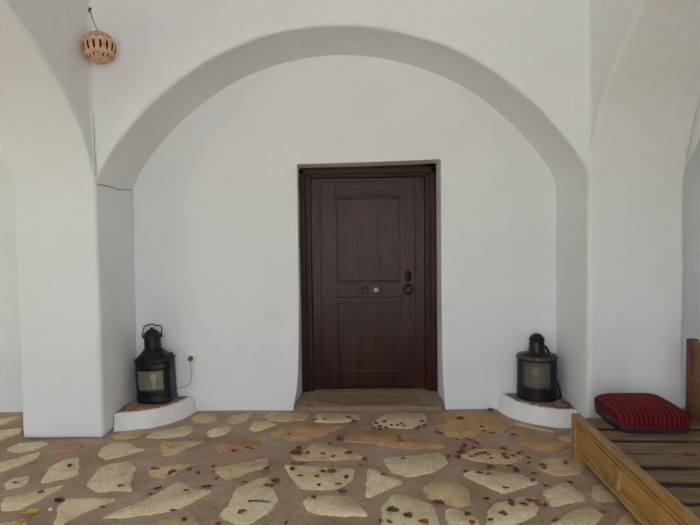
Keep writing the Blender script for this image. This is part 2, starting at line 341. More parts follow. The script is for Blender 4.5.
def hand_plastered(o, vox=.018, amp=.014):
    """soft uneven arrises and faces of hand-laid plaster"""
    r = o.modifiers.new('trowelled', 'REMESH'); r.mode = 'VOXEL'; r.voxel_size = vox; r.use_smooth_shade = True
    sm_ = o.modifiers.new('soften', 'SMOOTH'); sm_.factor = .5; sm_.iterations = 1
    tx = bpy.data.textures.new('lumps', 'CLOUDS'); tx.noise_scale = .28; tx.noise_depth = 3
    d_ = o.modifiers.new('uneven', 'DISPLACE'); d_.texture = tx; d_.strength = amp; d_.mid_level = .5; d_.texture_coords = 'GLOBAL'
    return o
def struct(o, label=None):
    o['kind'] = 'structure'
    if label: o['label'] = label
    return o
W0, W1 = -6.2, 5.9                    # ends of the neighbouring bays
def shifted(arc, a, b):               # the same arch in a neighbouring bay
    x0, x1 = arc[0][0], arc[-1][0]
    return [(a+(x-x0)/(x1-x0)*(b-a), z) for x, z in arc]
LB = shifted(ARC, W0+.4, XLO); RB = shifted(ARC, XRO, W1-.4)
def arcade_outline(closed=False):
    if closed: return [(W0, 0), (W0+.4, 0)] + shifted(ARC, W0+.4, XLO-1.1) + [(XLO-1.104, 0), (XL-.006, 0)] + ARC + [(XR+.006, 0), (XRO+1.2, 0)] + shifted(ARC, XRO+1.2, XRO+2.1) + [(XRO+2.1, 0), (W1, 0), (W1, TOP), (W0, TOP)]  # unseen side-bay openings narrowed to set the light on the piers
    o = [(W0, 0), (W0+.4, 0)] + LB + [(XLO-.004, 0), (XL-.006, 0)] + ARC + [(XR+.006, 0), (XRO+.02, 0)] + RB + [(W1-.4, 0), (W1, 0), (W1, TOP), (W0, TOP)]
    return o
struct(MB().prism(arcade_outline(True), -.25, .37).build('wall_front', m_plaster, bevel=.022), 'white arcade wall open towards the courtyard, side openings sized for the light')
# recessed wall with the door opening (splayed at its foot)
op = [(-.575, -.02), (-.572, .03), (-.548, .13), (-.53, .3), (-.518, .6), (-.51, 1.0), (-.507, 1.99), (-.503, 2.0),
      (.05, 2.006), (.643, 2.021), (.647, 2.012), (.645, 1.0), (.648, .5), (.655, .2), (.668, .03), (.67, -.02)]
niche = [(W0, -.02)] + op + [(W1, -.02), (W1, TOP), (W0, TOP)]
op2 = [(-.522+.0004*i, z) if i < 7 else (x, z) if i < 10 else (.642, z) for i, (x, z) in enumerate(op)]
niche2 = [(W0, -.02)] + op2 + [(W1, -.02), (W1, TOP), (W0, TOP)]
wm = MB(); wm.loft([[(a, YN, z) for a, z in niche], [(a, YN+.26, z) for a, z in niche2], [(a, YN+.34, z) for a, z in niche2]])
struct(wm.build('wall_rear', m_plaster, bevel=.02), 'white recessed wall around the wooden door')
struct(MB().box(-.9, 1.0, YN+.345, YN+.4, -.02, 2.4).build('wall_light_stop', m_mortar), 'unseen wall added behind the door against light leaks')  # added backing, stops sky light leaking in around the door
# side walls of the bay, each with an arch
LSIDE = [(3.787, 1.70), (3.785, 1.76), (3.775, 1.828), (3.752, 1.889), (3.689, 2.017), (3.608, 2.151), (3.45, 2.313), (3.269, 2.46), (3.105, 2.552),
         (2.984, 2.613), (2.873, 2.672), (2.65, 2.765), (2.4, 2.83), (2.1, 2.86), (1.8, 2.84), (1.5, 2.77), (1.2, 2.65), (.9, 2.47), (.6, 2.2), (.45, 1.98), (.37, 1.80)]
RSIDE = [(3.787, 1.66), (3.785, 1.74), (3.776, 1.83), (3.756, 1.93), (3.719, 2.032), (3.67, 2.145), (3.619, 2.238), (3.473, 2.391), (3.339, 2.493), (3.197, 2.599), (3.066, 2.678),
         (2.85, 2.79), (2.6, 2.88), (2.3, 2.93), (2.0, 2.93), (1.7, 2.88), (1.4, 2.78), (1.1, 2.64), (.8, 2.42), (.5, 2.08), (.37, 1.80)]
wa = MB().prism(arcade_outline(), YF, YN+.02)
for arc, x0, x1 in ((LSIDE, XLO, XL), (RSIDE, XR, XRO)):
    wa.prism([(3.90, TOP), (3.90, 1.76)] + smooth_curve(arc) + [(.3, 1.80), (.3, TOP)], x0, x1, 'X')
WA = struct(hand_plastered(wa.build('wall_arch', m_plaster, recalc=True)), 'white plastered piers and arches around the bay and its door recess')
struct(MB().box(W1-.02, W1+.3, -.25, YN, 0, TOP).build('wall_right_end', m_plaster), 'white end wall of the right bay')
struct(MB().prism([(-.25, 0), (3.2, 0), (3.2, 1.9), (3.35, 2.2), (3.75, 2.35), (4.15, 2.2), (4.3, 1.9), (4.3, 0), (4.42, 0), (4.42, TOP), (-.25, TOP)], W0-.3, W0+.02, 'X').build('wall_left_end', m_plaster), 'unseen white end wall of the left bay, opening sized for the light')  # unseen; arch cut here to brighten the left bay without flooding the pier
struct(MB().box(W0-.3, W1+.3, -.25, YN+.34, TOP, TOP+.3).build('ceiling', m_plaster), 'white ceiling')
# hairline cracks at the springing of the left reveal
ck = MB()
ck.tube([(XL+.0015, YF+.02+.6*t, 1.802+.012*math.sin(9*t)*t) for t in [i/14 for i in range(15)]], lambda t: .0045-.0012*t, 5)
ck.tube([(XL+.003+.004*math.sin(7*t), YN-.001, 1.80-.42*t) for t in [i/14 for i in range(15)]], lambda t: .0034-.002*t, 5)
ck.tube([(XL+.005*math.sin(11*t), YF-.001, 1.86+.42*t) for t in [i/14 for i in range(15)]], lambda t: .0028-.0016*t, 5)
o = ck.build('trim_1', m_crack); sw = o.modifiers.new('on_wall', 'SHRINKWRAP'); sw.target = WA; sw.wrap_method = 'NEAREST_SURFACEPOINT'; sw.wrap_mode = 'ABOVE_SURFACE'; sw.offset = .002; struct(o, 'thin dark cracks at the foot of the arch')

# ------------------------------------------------------------------- floor
def inside(p, poly):
    c = False; n = len(poly)
    for i in range(n):
        (x1, y1), (x2, y2) = poly[i], poly[i-1]
        if (y1 > p[1]) != (y2 > p[1]) and p[0] < (x2-x1)*(p[1]-y1)/(y2-y1)+x1: c = not c
    return c
def area(poly): return .5*sum(poly[i-1][0]*poly[i][1]-poly[i][0]*poly[i-1][1] for i in range(len(poly)))
def rough_edge(poly, seed):
    """chipped outline: subdivide, round the corners a little, jitter"""
    r = random.Random(seed); n = len(poly); pts = []
    for i in range(n):
        a, b, c = Vector(poly[i-1]), Vector(poly[i]), Vector(poly[(i+1) % n])
        pts += [b.lerp(a, .1), b*.84+(a.lerp(c, .5)*.04)+(b.lerp(a, .1)*.06)+(b.lerp(c, .1)*.06), b.lerp(c, .1)]
        L = (c-b).length
        for k in range(1, max(1, int(L/.022))):
            t = k/max(1, int(L/.022))
            if .13 < t < .87: pts.append(b.lerp(c, t)+Vector((r.uniform(-.0055, .0055), r.uniform(-.0055, .0055))))
    return pts
fl = MB()
def gnd(x, y): return .006*noise.noise(Vector((x*1.3, y*1.3, 3.1)))-.006
xs = [W0+.1*i for i in range(int((W1-W0)/.1)+2)]; ys = [-1.2+.1*i for i in range(int((YN+.5+1.2)/.1)+1)]
grid = [[fl.bm.verts.new((x, y, gnd(x, y))) for y in ys] for x in xs]
for i in range(len(xs)-1):
    for j in range(len(ys)-1):
        fl.bm.faces.new((grid[i][j], grid[i+1][j], grid[i+1][j+1], grid[i][j+1])).material_index = 0
def add_stone(kind, poly, seed):
    if area(poly) < 0: poly = poly[::-1]
    e = rough_edge(poly, seed); n = len(e)
    c = sum((Vector(p) for p in e), Vector((0, 0)))/n
    top = [c+(p-c)*(1-.006/max(.05, (p-c).length)) for p in e]
    fl.mi = {'c': 1, 't': 2, 'o': 3, 'r': 4}[kind]
    fl.loft([[(p[0], p[1], -.02) for p in e], [(p[0], p[1], .000) for p in e], [(p[0], p[1], .0035) for p in top]], True, False, True)
for k, (kind, poly) in enumerate(STONES): add_stone(kind, poly, k)
# stones beyond the part that the photograph shows
rs = random.Random(3); done = [p for _, p in STONES]
cent = [tuple(sum(v)/len(p) for v in zip(*p)) for p in done]
def in_view(x, y):
    return y > 2.62 and -.72*y < x < .62*y
for gy in range(-4, 19):
    for gx in range(-24, 24):
        x = gx*.25+rs.uniform(-.06, .06)+(.12 if gy % 2 else 0); y = gy*.24+rs.uniform(-.05, .05)
        if in_view(x, y) or y > 4.25 or not (W0+.3 < x < W1-.3): continue
        if 1.0 < x < 2.3 and y > 3.6 or -2.6 < x < -1.7 and y > 3.6: continue
        if any((x-a)**2+(y-b)**2 < .27**2 for a, b in cent[:len(done)]): continue
        rr = rs.uniform(.085, .125); m = rs.randint(5, 7); ph = rs.uniform(0, 6)
        poly = [(x+rr*rs.uniform(.75, 1.15)*math.cos(ph+2*PI*i/m)*1.1, y+rr*rs.uniform(.75, 1.1)*math.sin(ph+2*PI*i/m)) for i in range(m)]
        add_stone(rs.choice('ccctto'), poly, rs.random())
struct(fl.build('floor', [m_mortar, m_stc, m_stt, m_sto, m_str], angle=50, recalc=True), 'crazy paving of cream flagstones set in brown mortar')
# courtyard beyond the arcade
gm = simple('dry_courtyard_earth', (184, 185, 180), .95, 0, 2, .06, .2, .02).m
g = MB(); g.box(-40, 40, -40, 30, -.4, -.05); struct(g.build('ground', gm, smooth=False), 'pale earth of the courtyard')

lm = simple('dry_grass_ground', (184, 188, 160), .95, 0, 3, .1, .3, .02).m
g = MB(); g.box(-40, W0+.6, -40, 30, -.3, -.045); struct(g.build('ground', lm, smooth=False), 'dry grass beyond the left bay')
# -------------------------------------------------------------------- door
d = empty('door_1', (.06, YD, 0)); struct(d, 'dark reddish-brown panelled wooden door in the white recess'); DX, DY = .06, YD
def dbox(m, x0, x1, y0, y1, z0, z1, bev=.003): return m.box(x0-DX, x1-DX, y0-DY, y1-DY, z0, z1, bev)
FB = .06
for (x0, x1, s) in ((-.535, -.428, 1), (.546, .652, -1)):
    m = MB(); dbox(m, x0, x1, YD, YD+.09, FB, 2.03, .004)
    xo = x0+.03 if s > 0 else x1-.03
    xa, xb = (x0+.012, x0+.062) if s > 0 else (x1-.062, x1-.012)
    dbox(m, xa, xb, YD-.018, YD+.02, FB, 1.995, .008)
    xc, xd = (x0+.062, x0+.082) if s > 0 else (x1-.082, x1-.062)
    dbox(m, xc, xd, YD-.007, YD+.02, FB, 1.97, .005)
    m.build('jamb', m_frame, d)
m = MB(); dbox(m, -.535, .652, YD, YD+.09, 1.915, 2.04, .004); dbox(m, -.52, .64, YD-.018, YD+.02, 1.945, 1.998, .008)
dbox(m, -.47, .59, YD-.007, YD+.02, 1.925, 1.947, .005)
m.build('lintel', m_lintel, d)
LY = YD+.05                           # face of the leaf
for (x0, x1, b0, nm) in ((-.429, -.212, -.35, 'stile'), (.337, .547, .462, 'stile')):
    m = MB(); dbox(m, x0, x1, LY, LY+.05, .072, 1.916, .003)
    dbox(m, b0-.007, b0+.007, LY-.006, LY+.01, .10, 1.87, .004)
    m.build('stile', m_door, d)
for (z0, z1, dy) in ((1.745, 1.916, .002), (.885, 1.02, .002), (.072, .236, .008)):
    m = MB(); dbox(m, -.213, .338, LY+dy, LY+.048, z0, z1, .003); m.build('rail', m_door, d)
m = MB()
for k in range(3):
    dbox(m, -.213+.1837*k, -.213+.1837*(k+1)-.0006, LY+.012, LY+.04, 1.0, 1.76, .0008)
dbox(m, -.215, .34, LY+.03, LY+.047, 1.0, 1.76, .001); m.build('upper_panel', m_door, d)
m = MB(); dbox(m, -.213, .338, LY+.012, LY+.04, .22, .9, .002); m.build('lower_panel', m_door, d)
def moulding(z, x0, x1, h, out, mat=None):
    m = MB(); m.prism([(x0-DX, z), (x1-DX, z), (x1-DX+.004, z+h*.4), (x1-DX, z+h), (x0-DX, z+h), (x0-DX-.004, z+h*.4)], LY-out-DY, LY+.01-DY)
    m.box(x0-DX+.006, x1-DX-.006, LY-out*.55-DY, LY+.01-DY, z-h*.55, z+.001, .002)
    return m.build('moulding', mat or m_doorx, d, bevel=.003)
moulding(1.772, -.235, .352, .024, .03); moulding(.858, -.25, .36, .03, .042); moulding(1.89, -.21, .345, .02, .014)
m = MB()                              # thin beads around the upper and lower panel
for (z0, z1) in ((1.02, 1.745), (.238, .848)):
    for (x0, x1, a, b) in ((-.213, -.203, z0, z1), (.328, .338, z0, z1), (-.203, .328, z0, z0+.01), (-.203, .328, z1-.01, z1)):
        dbox(m, x0, x1, LY+.0, LY+.02, a, b, .003)
m.build('panel_bead', m_door, d)
k = MB(); k.lathe([(.0, -.001), (.024, 0), (.024, .004), (.012, .008), (.009, .02), (.016, .028), (.02, .036), (.017, .046), (.008, .051), (0, .052)], (.126-DX, LY+.002-DY, .945), 24, 'Y', False)
tag(k.build('knob', m_brass, d), 'small brass knob')
k = MB(); k.lathe([(.018, 0), (.024, .003), (.03, .003), (.034, 0)], (.03-DX, LY+.001-DY, .946), 28, 'Y', False); k.build('knob_mark', m_doorx, d)
pl = MB(); pl.lathe([(0, 0), (.03, 0), (.03, .004), (.026, .007), (0, .008)], (0, 0, 0), 24, 'Y', False)
for v in pl.bm.verts: v.co = Vector((v.co.x+.40-DX, v.co.y+LY-DY, v.co.z*1.75+1.065))
pl.lathe([(0, 0), (.011, 0), (.011, .014), (.006, .018), (0, .019)], (.40-DX, LY-DY, 1.085), 14, 'Y', False)
tag(pl.build('lock_plate', m_black, d), 'blackened iron lock plate')
kn = MB(); kn.lathe([(0, 0), (.016, 0), (.016, .014), (.009, .022), (0, .024)], (.402-DX, LY-DY, .985), 16, 'Y', False)
kn.tube([(.402-DX+.036*math.sin(a), LY-.014-DY, .95+.036*math.cos(a)) for a in [2*PI*i/28 for i in range(28)]], .0075, 8, True)
tag(kn.build('ring_handle', m_black, d), 'blackened iron ring handle')
kh = MB(); kh.lathe([(0, 0), (.011, 0), (.011, .003), (0, .004)], (.499-DX, LY-DY, .94), 14, 'Y', False); kh.build('keyhole', m_black, d)

# sloping cement threshold and the oval mat on it
t = MB()
def slope(y): return .012+(.082-.012)*min(1, max(0, (y-4.33)/(YD-4.33)))
ring = []
rows = []
for y in (4.375, 4.385, 4.45, 4.52, 4.60, 4.66, 4.74):
    f = max(0, min(1, (y-YN)/.25)); xa = -.572+.07*f; xb = .668-.03*f
    if y < YN: xa, xb = -.56, .655
    rows.append([(xa+(xb-xa)*i/16, y, slope(y)-(.014 if y < 4.38 else 0)+.003*noise.noise(Vector((i*.5, y*4, 0)))) for i in range(17)])
top = [[t.bm.verts.new(p) for p in r] for r in rows]; bot = [[t.bm.verts.new((p[0], p[1], -.02)) for p in r] for r in rows]
nr, nc = len(rows), 17
for i in range(nr-1):
    for j in range(nc-1):
        t.bm.faces.new((top[i][j], top[i][j+1], top[i+1][j+1], top[i+1][j]))
        t.bm.faces.new((bot[i][j], bot[i+1][j], bot[i+1][j+1], bot[i][j+1]))
for j in range(nc-1):
    t.bm.faces.new((bot[0][j], bot[0][j+1], top[0][j+1], top[0][j])); t.bm.faces.new((top[-1][j], top[-1][j+1], bot[-1][j+1], bot[-1][j]))
for i in range(nr-1):
    t.bm.faces.new((top[i][0], top[i+1][0], bot[i+1][0], bot[i][0])); t.bm.faces.new((bot[i][-1], bot[i+1][-1], top[i+1][-1], top[i][-1]))
struct(t.build('trim_2', m_step), 'sloping brown cement threshold under the door')
MX, MY = .03, 4.50
mt = MB(); R = []
for (s, h) in ((.985, .0), (1.0, .004), (.985, .009), (.93, .0095), (.9, .0075), (.5, .0085)):
    R.append([(.455*s*math.cos(a), .115*s*math.sin(a), slope(MY+.115*s*math.sin(a))-slope(MY)+h+.003) for a in [2*PI*i/64 for i in range(64)]])
mt.loft(R)
o = mt.build('doormat', m_mat); o.location = (MX, MY, slope(MY))
tag(o, 'flat brown oval doormat lying on the sloping threshold at the door', 'doormat')

# ------------------------------------------------------------ corner ledges
def ledge(cx, sx, label, seed, top_mats):
    r0, hh = .462, .122
    root = empty('corner_ledge', (cx, YN, 0))
    m = MB(); n = 36
    def ring(r, z, jit=0):
        out = []
        for i in range(n+1):
            a = (PI/2)*i/n
            rr = r+.006*noise.noise(Vector((i*.35, seed, z*9)))+jit*noise.noise(Vector((i*.8, seed*2.3, 4)))
            out.append((sx*rr*math.cos(a), -rr*math.sin(a), z))
        return out+[(0, 0, z)]
    zt = lambda ring_, amp: [(p[0], p[1], p[2]+(amp*noise.noise(Vector((i*.7, seed, 7))) if i <= n else 0)) for i, p in enumerate(ring_)]
    m.loft([ring(r0+.012, -.01), ring(r0+.006, .02), ring(r0, .06), zt(ring(r0-.002, hh-.012), .004), zt(ring(r0-.012, hh), .006), zt(ring(r0-.05, hh-.001, .035), .004), ring(r0-.062, hh-.012, .035)], True, True, True)
    m.build('plaster_base', m_ledge, root)
    tm = MB(); tm.loft([ring(r0-.062, hh-.02, .018), ring(r0-.062, hh-.004, .018)]);
    tag(tm.build('top_slab', top_mats, root), 'worn terracotta surface')
    tag(root, label, 'ledge')
    return root
ledge(XL+.006, 1, 'white quarter-round plaster ledge with terracotta top in the recess left of the door', 1.3, m_terra)
ledge(XR-.006, -1, 'white quarter-round plaster ledge in the recess right of the door, beside the daybed', 5.1, m_dust)

# ----------------------------------------------------------------- lanterns
def lantern(loc, rz, label, w, dp, hb, win, cone, neck_r, chim_h, style):
    root = empty('ship_lantern', loc, rz)
    tag(root, label, 'lantern', 'black ship lanterns either side of the door')
    NA, NS, NB = 24, 6, 10
    yb = dp/2; bg_ = .075 if style == 1 else .105; ys_ = -dp/2+bg_; arc = []
    for i in range(NA+1):
        u = -1+2*i/NA
        arc.append((w/2*math.sin(u*PI/2*.86)/math.sin(PI/2*.86), ys_-bg_*math.cos(u*PI/2*.97)))
    right = [(w/2+(w*.44-w/2)*k/NS, arc[-1][1]+(yb-arc[-1][1])*k/NS) for k in range(1, NS+1)]
    back = [(w*.44-(w*.88)*k/NB, yb) for k in range(1, NB+1)]
    left = [(-w*.44+(-w/2+w*.44)*k/NS, yb+(arc[0][1]-yb)*k/NS) for k in range(1, NS)]
    out = arc+right+back+left; n = len(out)
    def ring(s, z, t=0, rc=0, dy=0):
        res = []
        for x, y in out:
            a = math.atan2(y, x)
            res.append(((x*s)*(1-t)+rc*math.cos(a)*t, (y*s)*(1-t)+(rc*math.sin(a)+dy)*t, z))
        return res
    z0, z1 = win[0], win[1]; j0, j1 = win[2], NA-win[2]
    zs = [(0, .97), (.004, 1.0), (.028, 1.0), (.032, .97), (z0-.02, .97), (z0-.012, .97), (z0, .97), ((z0+z1)/2, .972), (z1, .974), (z1+.012, .975), (hb-.004, .975)]
    rings = [ring(s, z) for z, s in zs]
    m = MB(); m.loft(rings, True, True, False, skip=lambda i, j: i in (6, 7) and j0 <= j < j1)
    body = m.build('body', m_iron, root, angle=40, recalc=True)
    sol = body.modifiers.new('wall', 'SOLIDIFY'); sol.thickness = .004; sol.offset = -1
    rb = MB(); rb.loft([ring(.975, hb-.016), ring(1.015, hb-.014), ring(1.022, hb-.006), ring(1.015, hb+.002), ring(.975, hb+.004)], True, False, False)
    rb.build('shoulder_rim', m_rust if style == 2 else m_iron, root)
    band = MB(); band.loft([ring(.972, z0-.04), ring(1.0, z0-.038), ring(1.0, z0-.028), ring(.972, z0-.026)], True, False, False)
    band.build('lower_band', m_iron, root)
    hood = MB(); hood.loft([ring(1.0, hb), ring(.86, hb+cone*.25, .12, neck_r*1.5), ring(.7, hb+cone*.55, .45, neck_r*1.35), ring(.5, hb+cone*.85, .85, neck_r*1.15), ring(.5, hb+cone, 1, neck_r)], True, False, True)
    hood.build('hood', m_iron, root, angle=60)
    zc = hb+cone-.004
    ch = MB()
    if style == 1:
        ch.lathe([(neck_r, zc), (neck_r, zc+chim_h*.12), (neck_r*1.03, zc+chim_h*.14), (neck_r, zc+chim_h*.16), (neck_r*.99, zc+chim_h)], n=32)
        ch.build('chimney', m_iron, root)
        zt = zc+chim_h
        cp = MB(); cp.lathe([(neck_r*.97, zt-.004), (neck_r*1.15, zt), (neck_r*1.15, zt+.02), (neck_r*1.04, zt+.026), (neck_r*.62, zt+.054), (neck_r*.2, zt+.068), (.012, zt+.07), (.01, zt+.078), (0, zt+.08)], n=32)
        cp.build('cap', m_iron, root)
        bl = MB(); hw = neck_r*1.22
        P = [(-hw, 0, zt+.008), (-hw-.004, 0, zt+.03), (-hw+.012, 0, zt+.075), (-hw+.022, 0, zt+.092), (-.03, 0, zt+.094), (-.02, 0, zt+.103), (.02, 0, zt+.103), (.03, 0, zt+.094), (hw-.008, 0, zt+.092), (hw+.006, 0, zt+.082), (hw+.008, 0, zt+.06), (hw, 0, zt+.008)]
        bl.tube([tuple(p) for p in smooth_curve(P, 4)], .0048, 8)
        for s in (-1, 1): bl.lathe([(0, -.008), (.008, -.008), (.008, .008), (0, .008)], (s*hw, 0, zt+.008), 10, 'X')
        bl.build('bail_handle', m_black, root)
        cl = MB(); cl.box(w*.40, w*.52, -.05, .03, hb-.012, hb+.045, .004); cl.box(w*.49, w*.53, -.035, .01, hb-.08, hb-.01, .003)
        cl.build('side_clasp', m_iron, root)
    else:
        ch.lathe([(neck_r, zc-.01), (neck_r*1.06, zc), (neck_r, zc+.012), (neck_r*.9, zc+chim_h), (neck_r*.94, zc+chim_h+.004), (neck_r*.94, zc+chim_h+.012)], n=32)
        ch.build('chimney', m_iron, root)
        zt = zc+chim_h+.012
        cp = MB(); cp.lathe([(neck_r*.94, zt-.002), (neck_r*.98, zt+.004), (neck_r*.86, zt+.02), (neck_r*.58, zt+.04), (neck_r*.3, zt+.05), (0, zt+.053)], n=32)
        cp.build('cap', m_iron, root)
        bl = MB()
        P = [(neck_r*.9, -.03, zt-.035), (neck_r*1.25, -.03, zt-.055), (neck_r*1.5, -.01, zt-.09), (neck_r*1.55, .03, zt-.115), (neck_r*1.3, .06, zt-.1), (neck_r*.8, .055, zt-.05)]
        bl.tube([tuple(p) for p in smooth_curve(P, 5)], .0055, 8)
        bl.build('bail_handle', m_black, root)
    # window: frame, glass, lamp inside
    def front(j, z, off):
        x, y = out[j]; nx, ny = (out[min(j+1, NA)][1]-out[max(j-1, 0)][1]), -(out[min(j+1, NA)][0]-out[max(j-1, 0)][0])
        l = math.hypot(nx, ny); return (x*.972+nx/l*off, y*.972+ny/l*off, z)
    fr = MB(); J = list(range(j0, j1+1))
    loop = [front(j, z0, .003) for j in J]+[front(j1, z0+(z1-z0)*k/6, .003) for k in range(1, 6)]+[front(j, z1, .003) for j in reversed(J)]+[front(j0, z1+(z0-z1)*k/6, .003) for k in range(1, 6)]
    fr.tube(loop, .0075, 8, True)
    fr.build('window_frame', m_rust if style == 2 else m_iron, root)
    gl = MB(); nz = 73; rg = []
    for k in range(nz):
        z = z0+(z1-z0)*k/(nz-1)
        rib = (.007*abs(math.sin(PI*k/(nz-1)*(9 if style == 2 else 1)))) if style == 2 else 0
        rg.append([front(j, z, -.004+rib) for j in J])
    gl.loft(rg, False, False, False)
    g_ = gl.build('glass', m_ribglass if style == 2 else m_glass, root, angle=80); sg = g_.modifiers.new('pane', 'SOLIDIFY'); sg.thickness = .003; sg.offset = -1
    rf = MB(); yy = yb-.03
    rf.loft([[(out[j][0]*.93, min(yy, out[j][1]+.10), z) for j in J] for z in (z0-.01, z1+.01)], False, False, False)
    rf.build('reflector', m_reflector, root)
    bu = MB(); zc_ = (z0+z1)/2
    bu.lathe([(.014, zc_-.085), (.015, zc_-.045), (.02, zc_-.03), (.032, zc_), (.03, zc_+.018), (.018, zc_+.034), (0, zc_+.04)], (-.01, -.0, 0), 20)
    bu.build('bulb', m_bulb, root)
    return root
LZ = .119
lantern((-1.655, 4.275, LZ+.007), math.radians(-6), 'black iron ship lantern with raised wire handle, on the ledge left of the door',
        .292, .215, .335, (.095, .262, 4), .088, .064, .088, 1).rotation_euler = (0, math.radians(-2.4), math.radians(-7))
lantern((1.368, 4.262, LZ+.004), 0, 'black iron ship lantern with ribbed glass, handle folded, on the ledge right of the door',
        .305, .235, .335, (.112, .296, 6), .034, .061, .084, 2).rotation_euler = (0, 0, math.radians(-19))

# -------------------------------------------- socket and cables
so = empty('wall_socket', (-1.405, YN, .435)); tag(so, 'small white wall socket with a plug in it, beside the left lantern', 'socket')
m = MB(); m.box(-.052, .052, -.006, .002, -.062, .062, .003); m.build('back_plate', m_socket, so)
m = MB(); m.lathe([(.036, 0), (.036, .014), (.03, .019), (.024, .019), (.02, .014), (0, .014)], (0, -.004, 0), 28, 'Y', False); m.build('socket_ring', m_socket, so)
m = MB(); m.lathe([(.0, .012), (.018, .012), (.018, .035), (.013, .042), (0, .043)], (0, -.004, 0), 20, 'Y', False); tag(m.build('plug', m_plug, so), 'brown plug')
c = MB(); P = [(-1.405, YN-.035, .42), (-1.403, YN-.03, .38), (-1.402, YN-.012, .31), (-1.41, YN-.01, .25), (-1.435, YN-.011, .212), (-1.465, YN-.013, .197), (-1.485, YN-.02, .196), (-1.497, YN-.035, .197)]
c.tube([tuple(p) for p in smooth_curve(P, 5)], .0032, 6)
tag(c.build('power_cord', m_cable), 'thin beige power cord curving from the wall socket down to the left lantern', 'cord')
c = MB(); c.tube([(-1.46, YN-.004, .424), (-1.50, YN-.003, .426), (-1.56, YN-.004, .43)], .003, 6)
tag(c.build('surface_cable', m_socket), 'short white cable running level along the wall from the socket behind the left lantern', 'cable')
c = MB(); P = [(1.541, 4.31, .235), (1.546, 4.295, .22), (1.548, 4.28, .185), (1.553, 4.265, .15), (1.548, 4.25, .127), (1.53, 4.235, .123)]
c.tube([tuple(p) for p in smooth_curve(P, 5)], .007, 8)
tag(c.build('power_cord', m_darkcable), 'short thick black cord drooping from the back of the right lantern to its ledge', 'cord')
c = MB(); P = [(1.45, 4.10, .130), (1.415, 4.03, .134), (1.418, 3.978, .134), (1.455, 3.97, .134), (1.495, 3.972, .134), (1.53, 4.03, .134), (1.548, 4.09, .132), (1.51, 4.13, .128)]
c.tube([tuple(p) for p in smooth_curve(P, 5)], .0042, 6)
tag(c.build('wire_loop', m_wire), 'bent loop of brown wire lying on the right ledge in front of the lantern', 'wire')

# ------------------------------------------------------ pierced clay lamp
HK = Vector((-1.842, 3.775, 2.99)); BC = Vector((-1.738, 3.672, 2.70)); BR = .107
h = empty('hanging_lamp', HK); tag(h, 'round pierced clay lamp hanging from a hook in the upper left corner', 'lamp')
axis = (HK-BC).normalized(); axis = (axis*.25+Vector((0, 0, 1))*.75).normalized()
rotm = Vector((0, 0, 1)).rotation_difference(axis).to_matrix()
NU, NV = 96, 36
def bp(u, v):
    th = PI*v/NV; a = 2*PI*u/NU
    r = BR*(1+.012*(1 if v in (15, 24) else 0))
    return (BC-HK)+rotm @ Vector((r*math.sin(th)*math.cos(a), r*math.sin(th)*math.sin(a), r*.97*math.cos(th)))
def hole(u, v):
    if v in (12, 13): return u % 6 == 4
    if 17 <= v <= 22: return u % 6 in (1, 2)
    if v in (26, 27): return u % 6 in (4, 5)
    if v == 28: return u % 6 == 4
    if v == 31: return u % 8 in (1, 2)
    return v == 8 and u % 8 in (3, 4)
b = MB(); gv = [[b.bm.verts.new(bp(u, v)) for u in range(NU)] for v in range(1, NV)]
for v in range(1, NV-1):
    for u in range(NU):
        if hole(u, v): continue
        b.bm.faces.new((gv[v-1][u], gv[v][u], gv[v][(u+1) % NU], gv[v-1][(u+1) % NU]))
b.bm.faces.new([gv[-1][u] for u in range(NU)])
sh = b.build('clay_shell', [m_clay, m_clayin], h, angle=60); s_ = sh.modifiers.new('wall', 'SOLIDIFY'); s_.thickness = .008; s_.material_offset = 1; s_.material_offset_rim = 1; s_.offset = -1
for v0 in (15.0, 24.2):
    rb = MB(); P = []
    for u in range(0, NU): P.append(bp(u, v0))
    rb.tube(P, .0042, 6, True); rb.build('rope_band', m_clayd, h)
topp = (BC-HK)+rotm @ Vector((0, 0, BR*.95))
w_ = MB(); w_.tube([Vector((0, 0, .0)), (topp*.5+Vector((-.004, .003, -.0))), topp, topp*1.03], .0026, 6); w_.build('hanging_wire', m_darkcable, h)
hk = MB(); hk.tube([(.0, .012, .012), (0.002, -.008, .010), (.004, -.016, 0), (.0, -.012, -.012), (-.002, -.002, -.01)], .005, 8)
hk.lathe([(0, 0), (.012, 0), (.009, .006), (0, .008)], (0, .008, .012), 10, 'Y', False); hk.build('hook', m_black, h)

# ------------------------------------------------------------------ daybed
BA = math.radians(-2.0)               # the bed stands a little askew
bed = empty('daybed', (1.32, 3.41, 0), BA)
tag(bed, 'low honey-coloured wooden daybed with slatted deck and carved side board', 'daybed')
BL, BW, BZ = 1.95, .74, .278
m = MB()
prof = [(-BL, .045), (-.16, .045), (-.135, .05), (-.115, .03), (-.105, .0), (-.0, .0), (0, BZ), (-BL, BZ)]
m.prism([(a, z) for a, z in prof], .004, .032, 'X')
m.box(-.008, .04, -BL, 0.002, BZ-.014, BZ+.002, .004)
m.box(-.004, .006, -BL, -.0, BZ-.045, BZ-.03, .003)
m.box(-.006, .006, -BL, -.15, .06, .078, .003)
m.box(-.004, .006, -BL, -.0, BZ-.062, BZ-.055, .002)
m.box(-.003, .006, -BL, -.13, .095, .101, .002)
m.box(-.008, .036, -.06, .004, 0.0, BZ-.014, .004)
sb = m.build('side_board', m_bed, bed)
for y in (-.66, -1.36):
    cv = MB()
    cv.prism([(y-.014, .10), (y+.014, .10), (y+.02, .15), (y+.05, .212), (y+.026, .214), (y, .17), (y-.026, .214), (y-.05, .212), (y-.02, .15)], -.012, .006, 'X')
    cv.build('carving', m_bedcarve, sb, bevel=.002)
for a in (-.03, -BL):
    m = MB(); m.box(.03, BW, a, a+.03, .10, .2495, .004); m.build('end_rail', m_slat, bed)
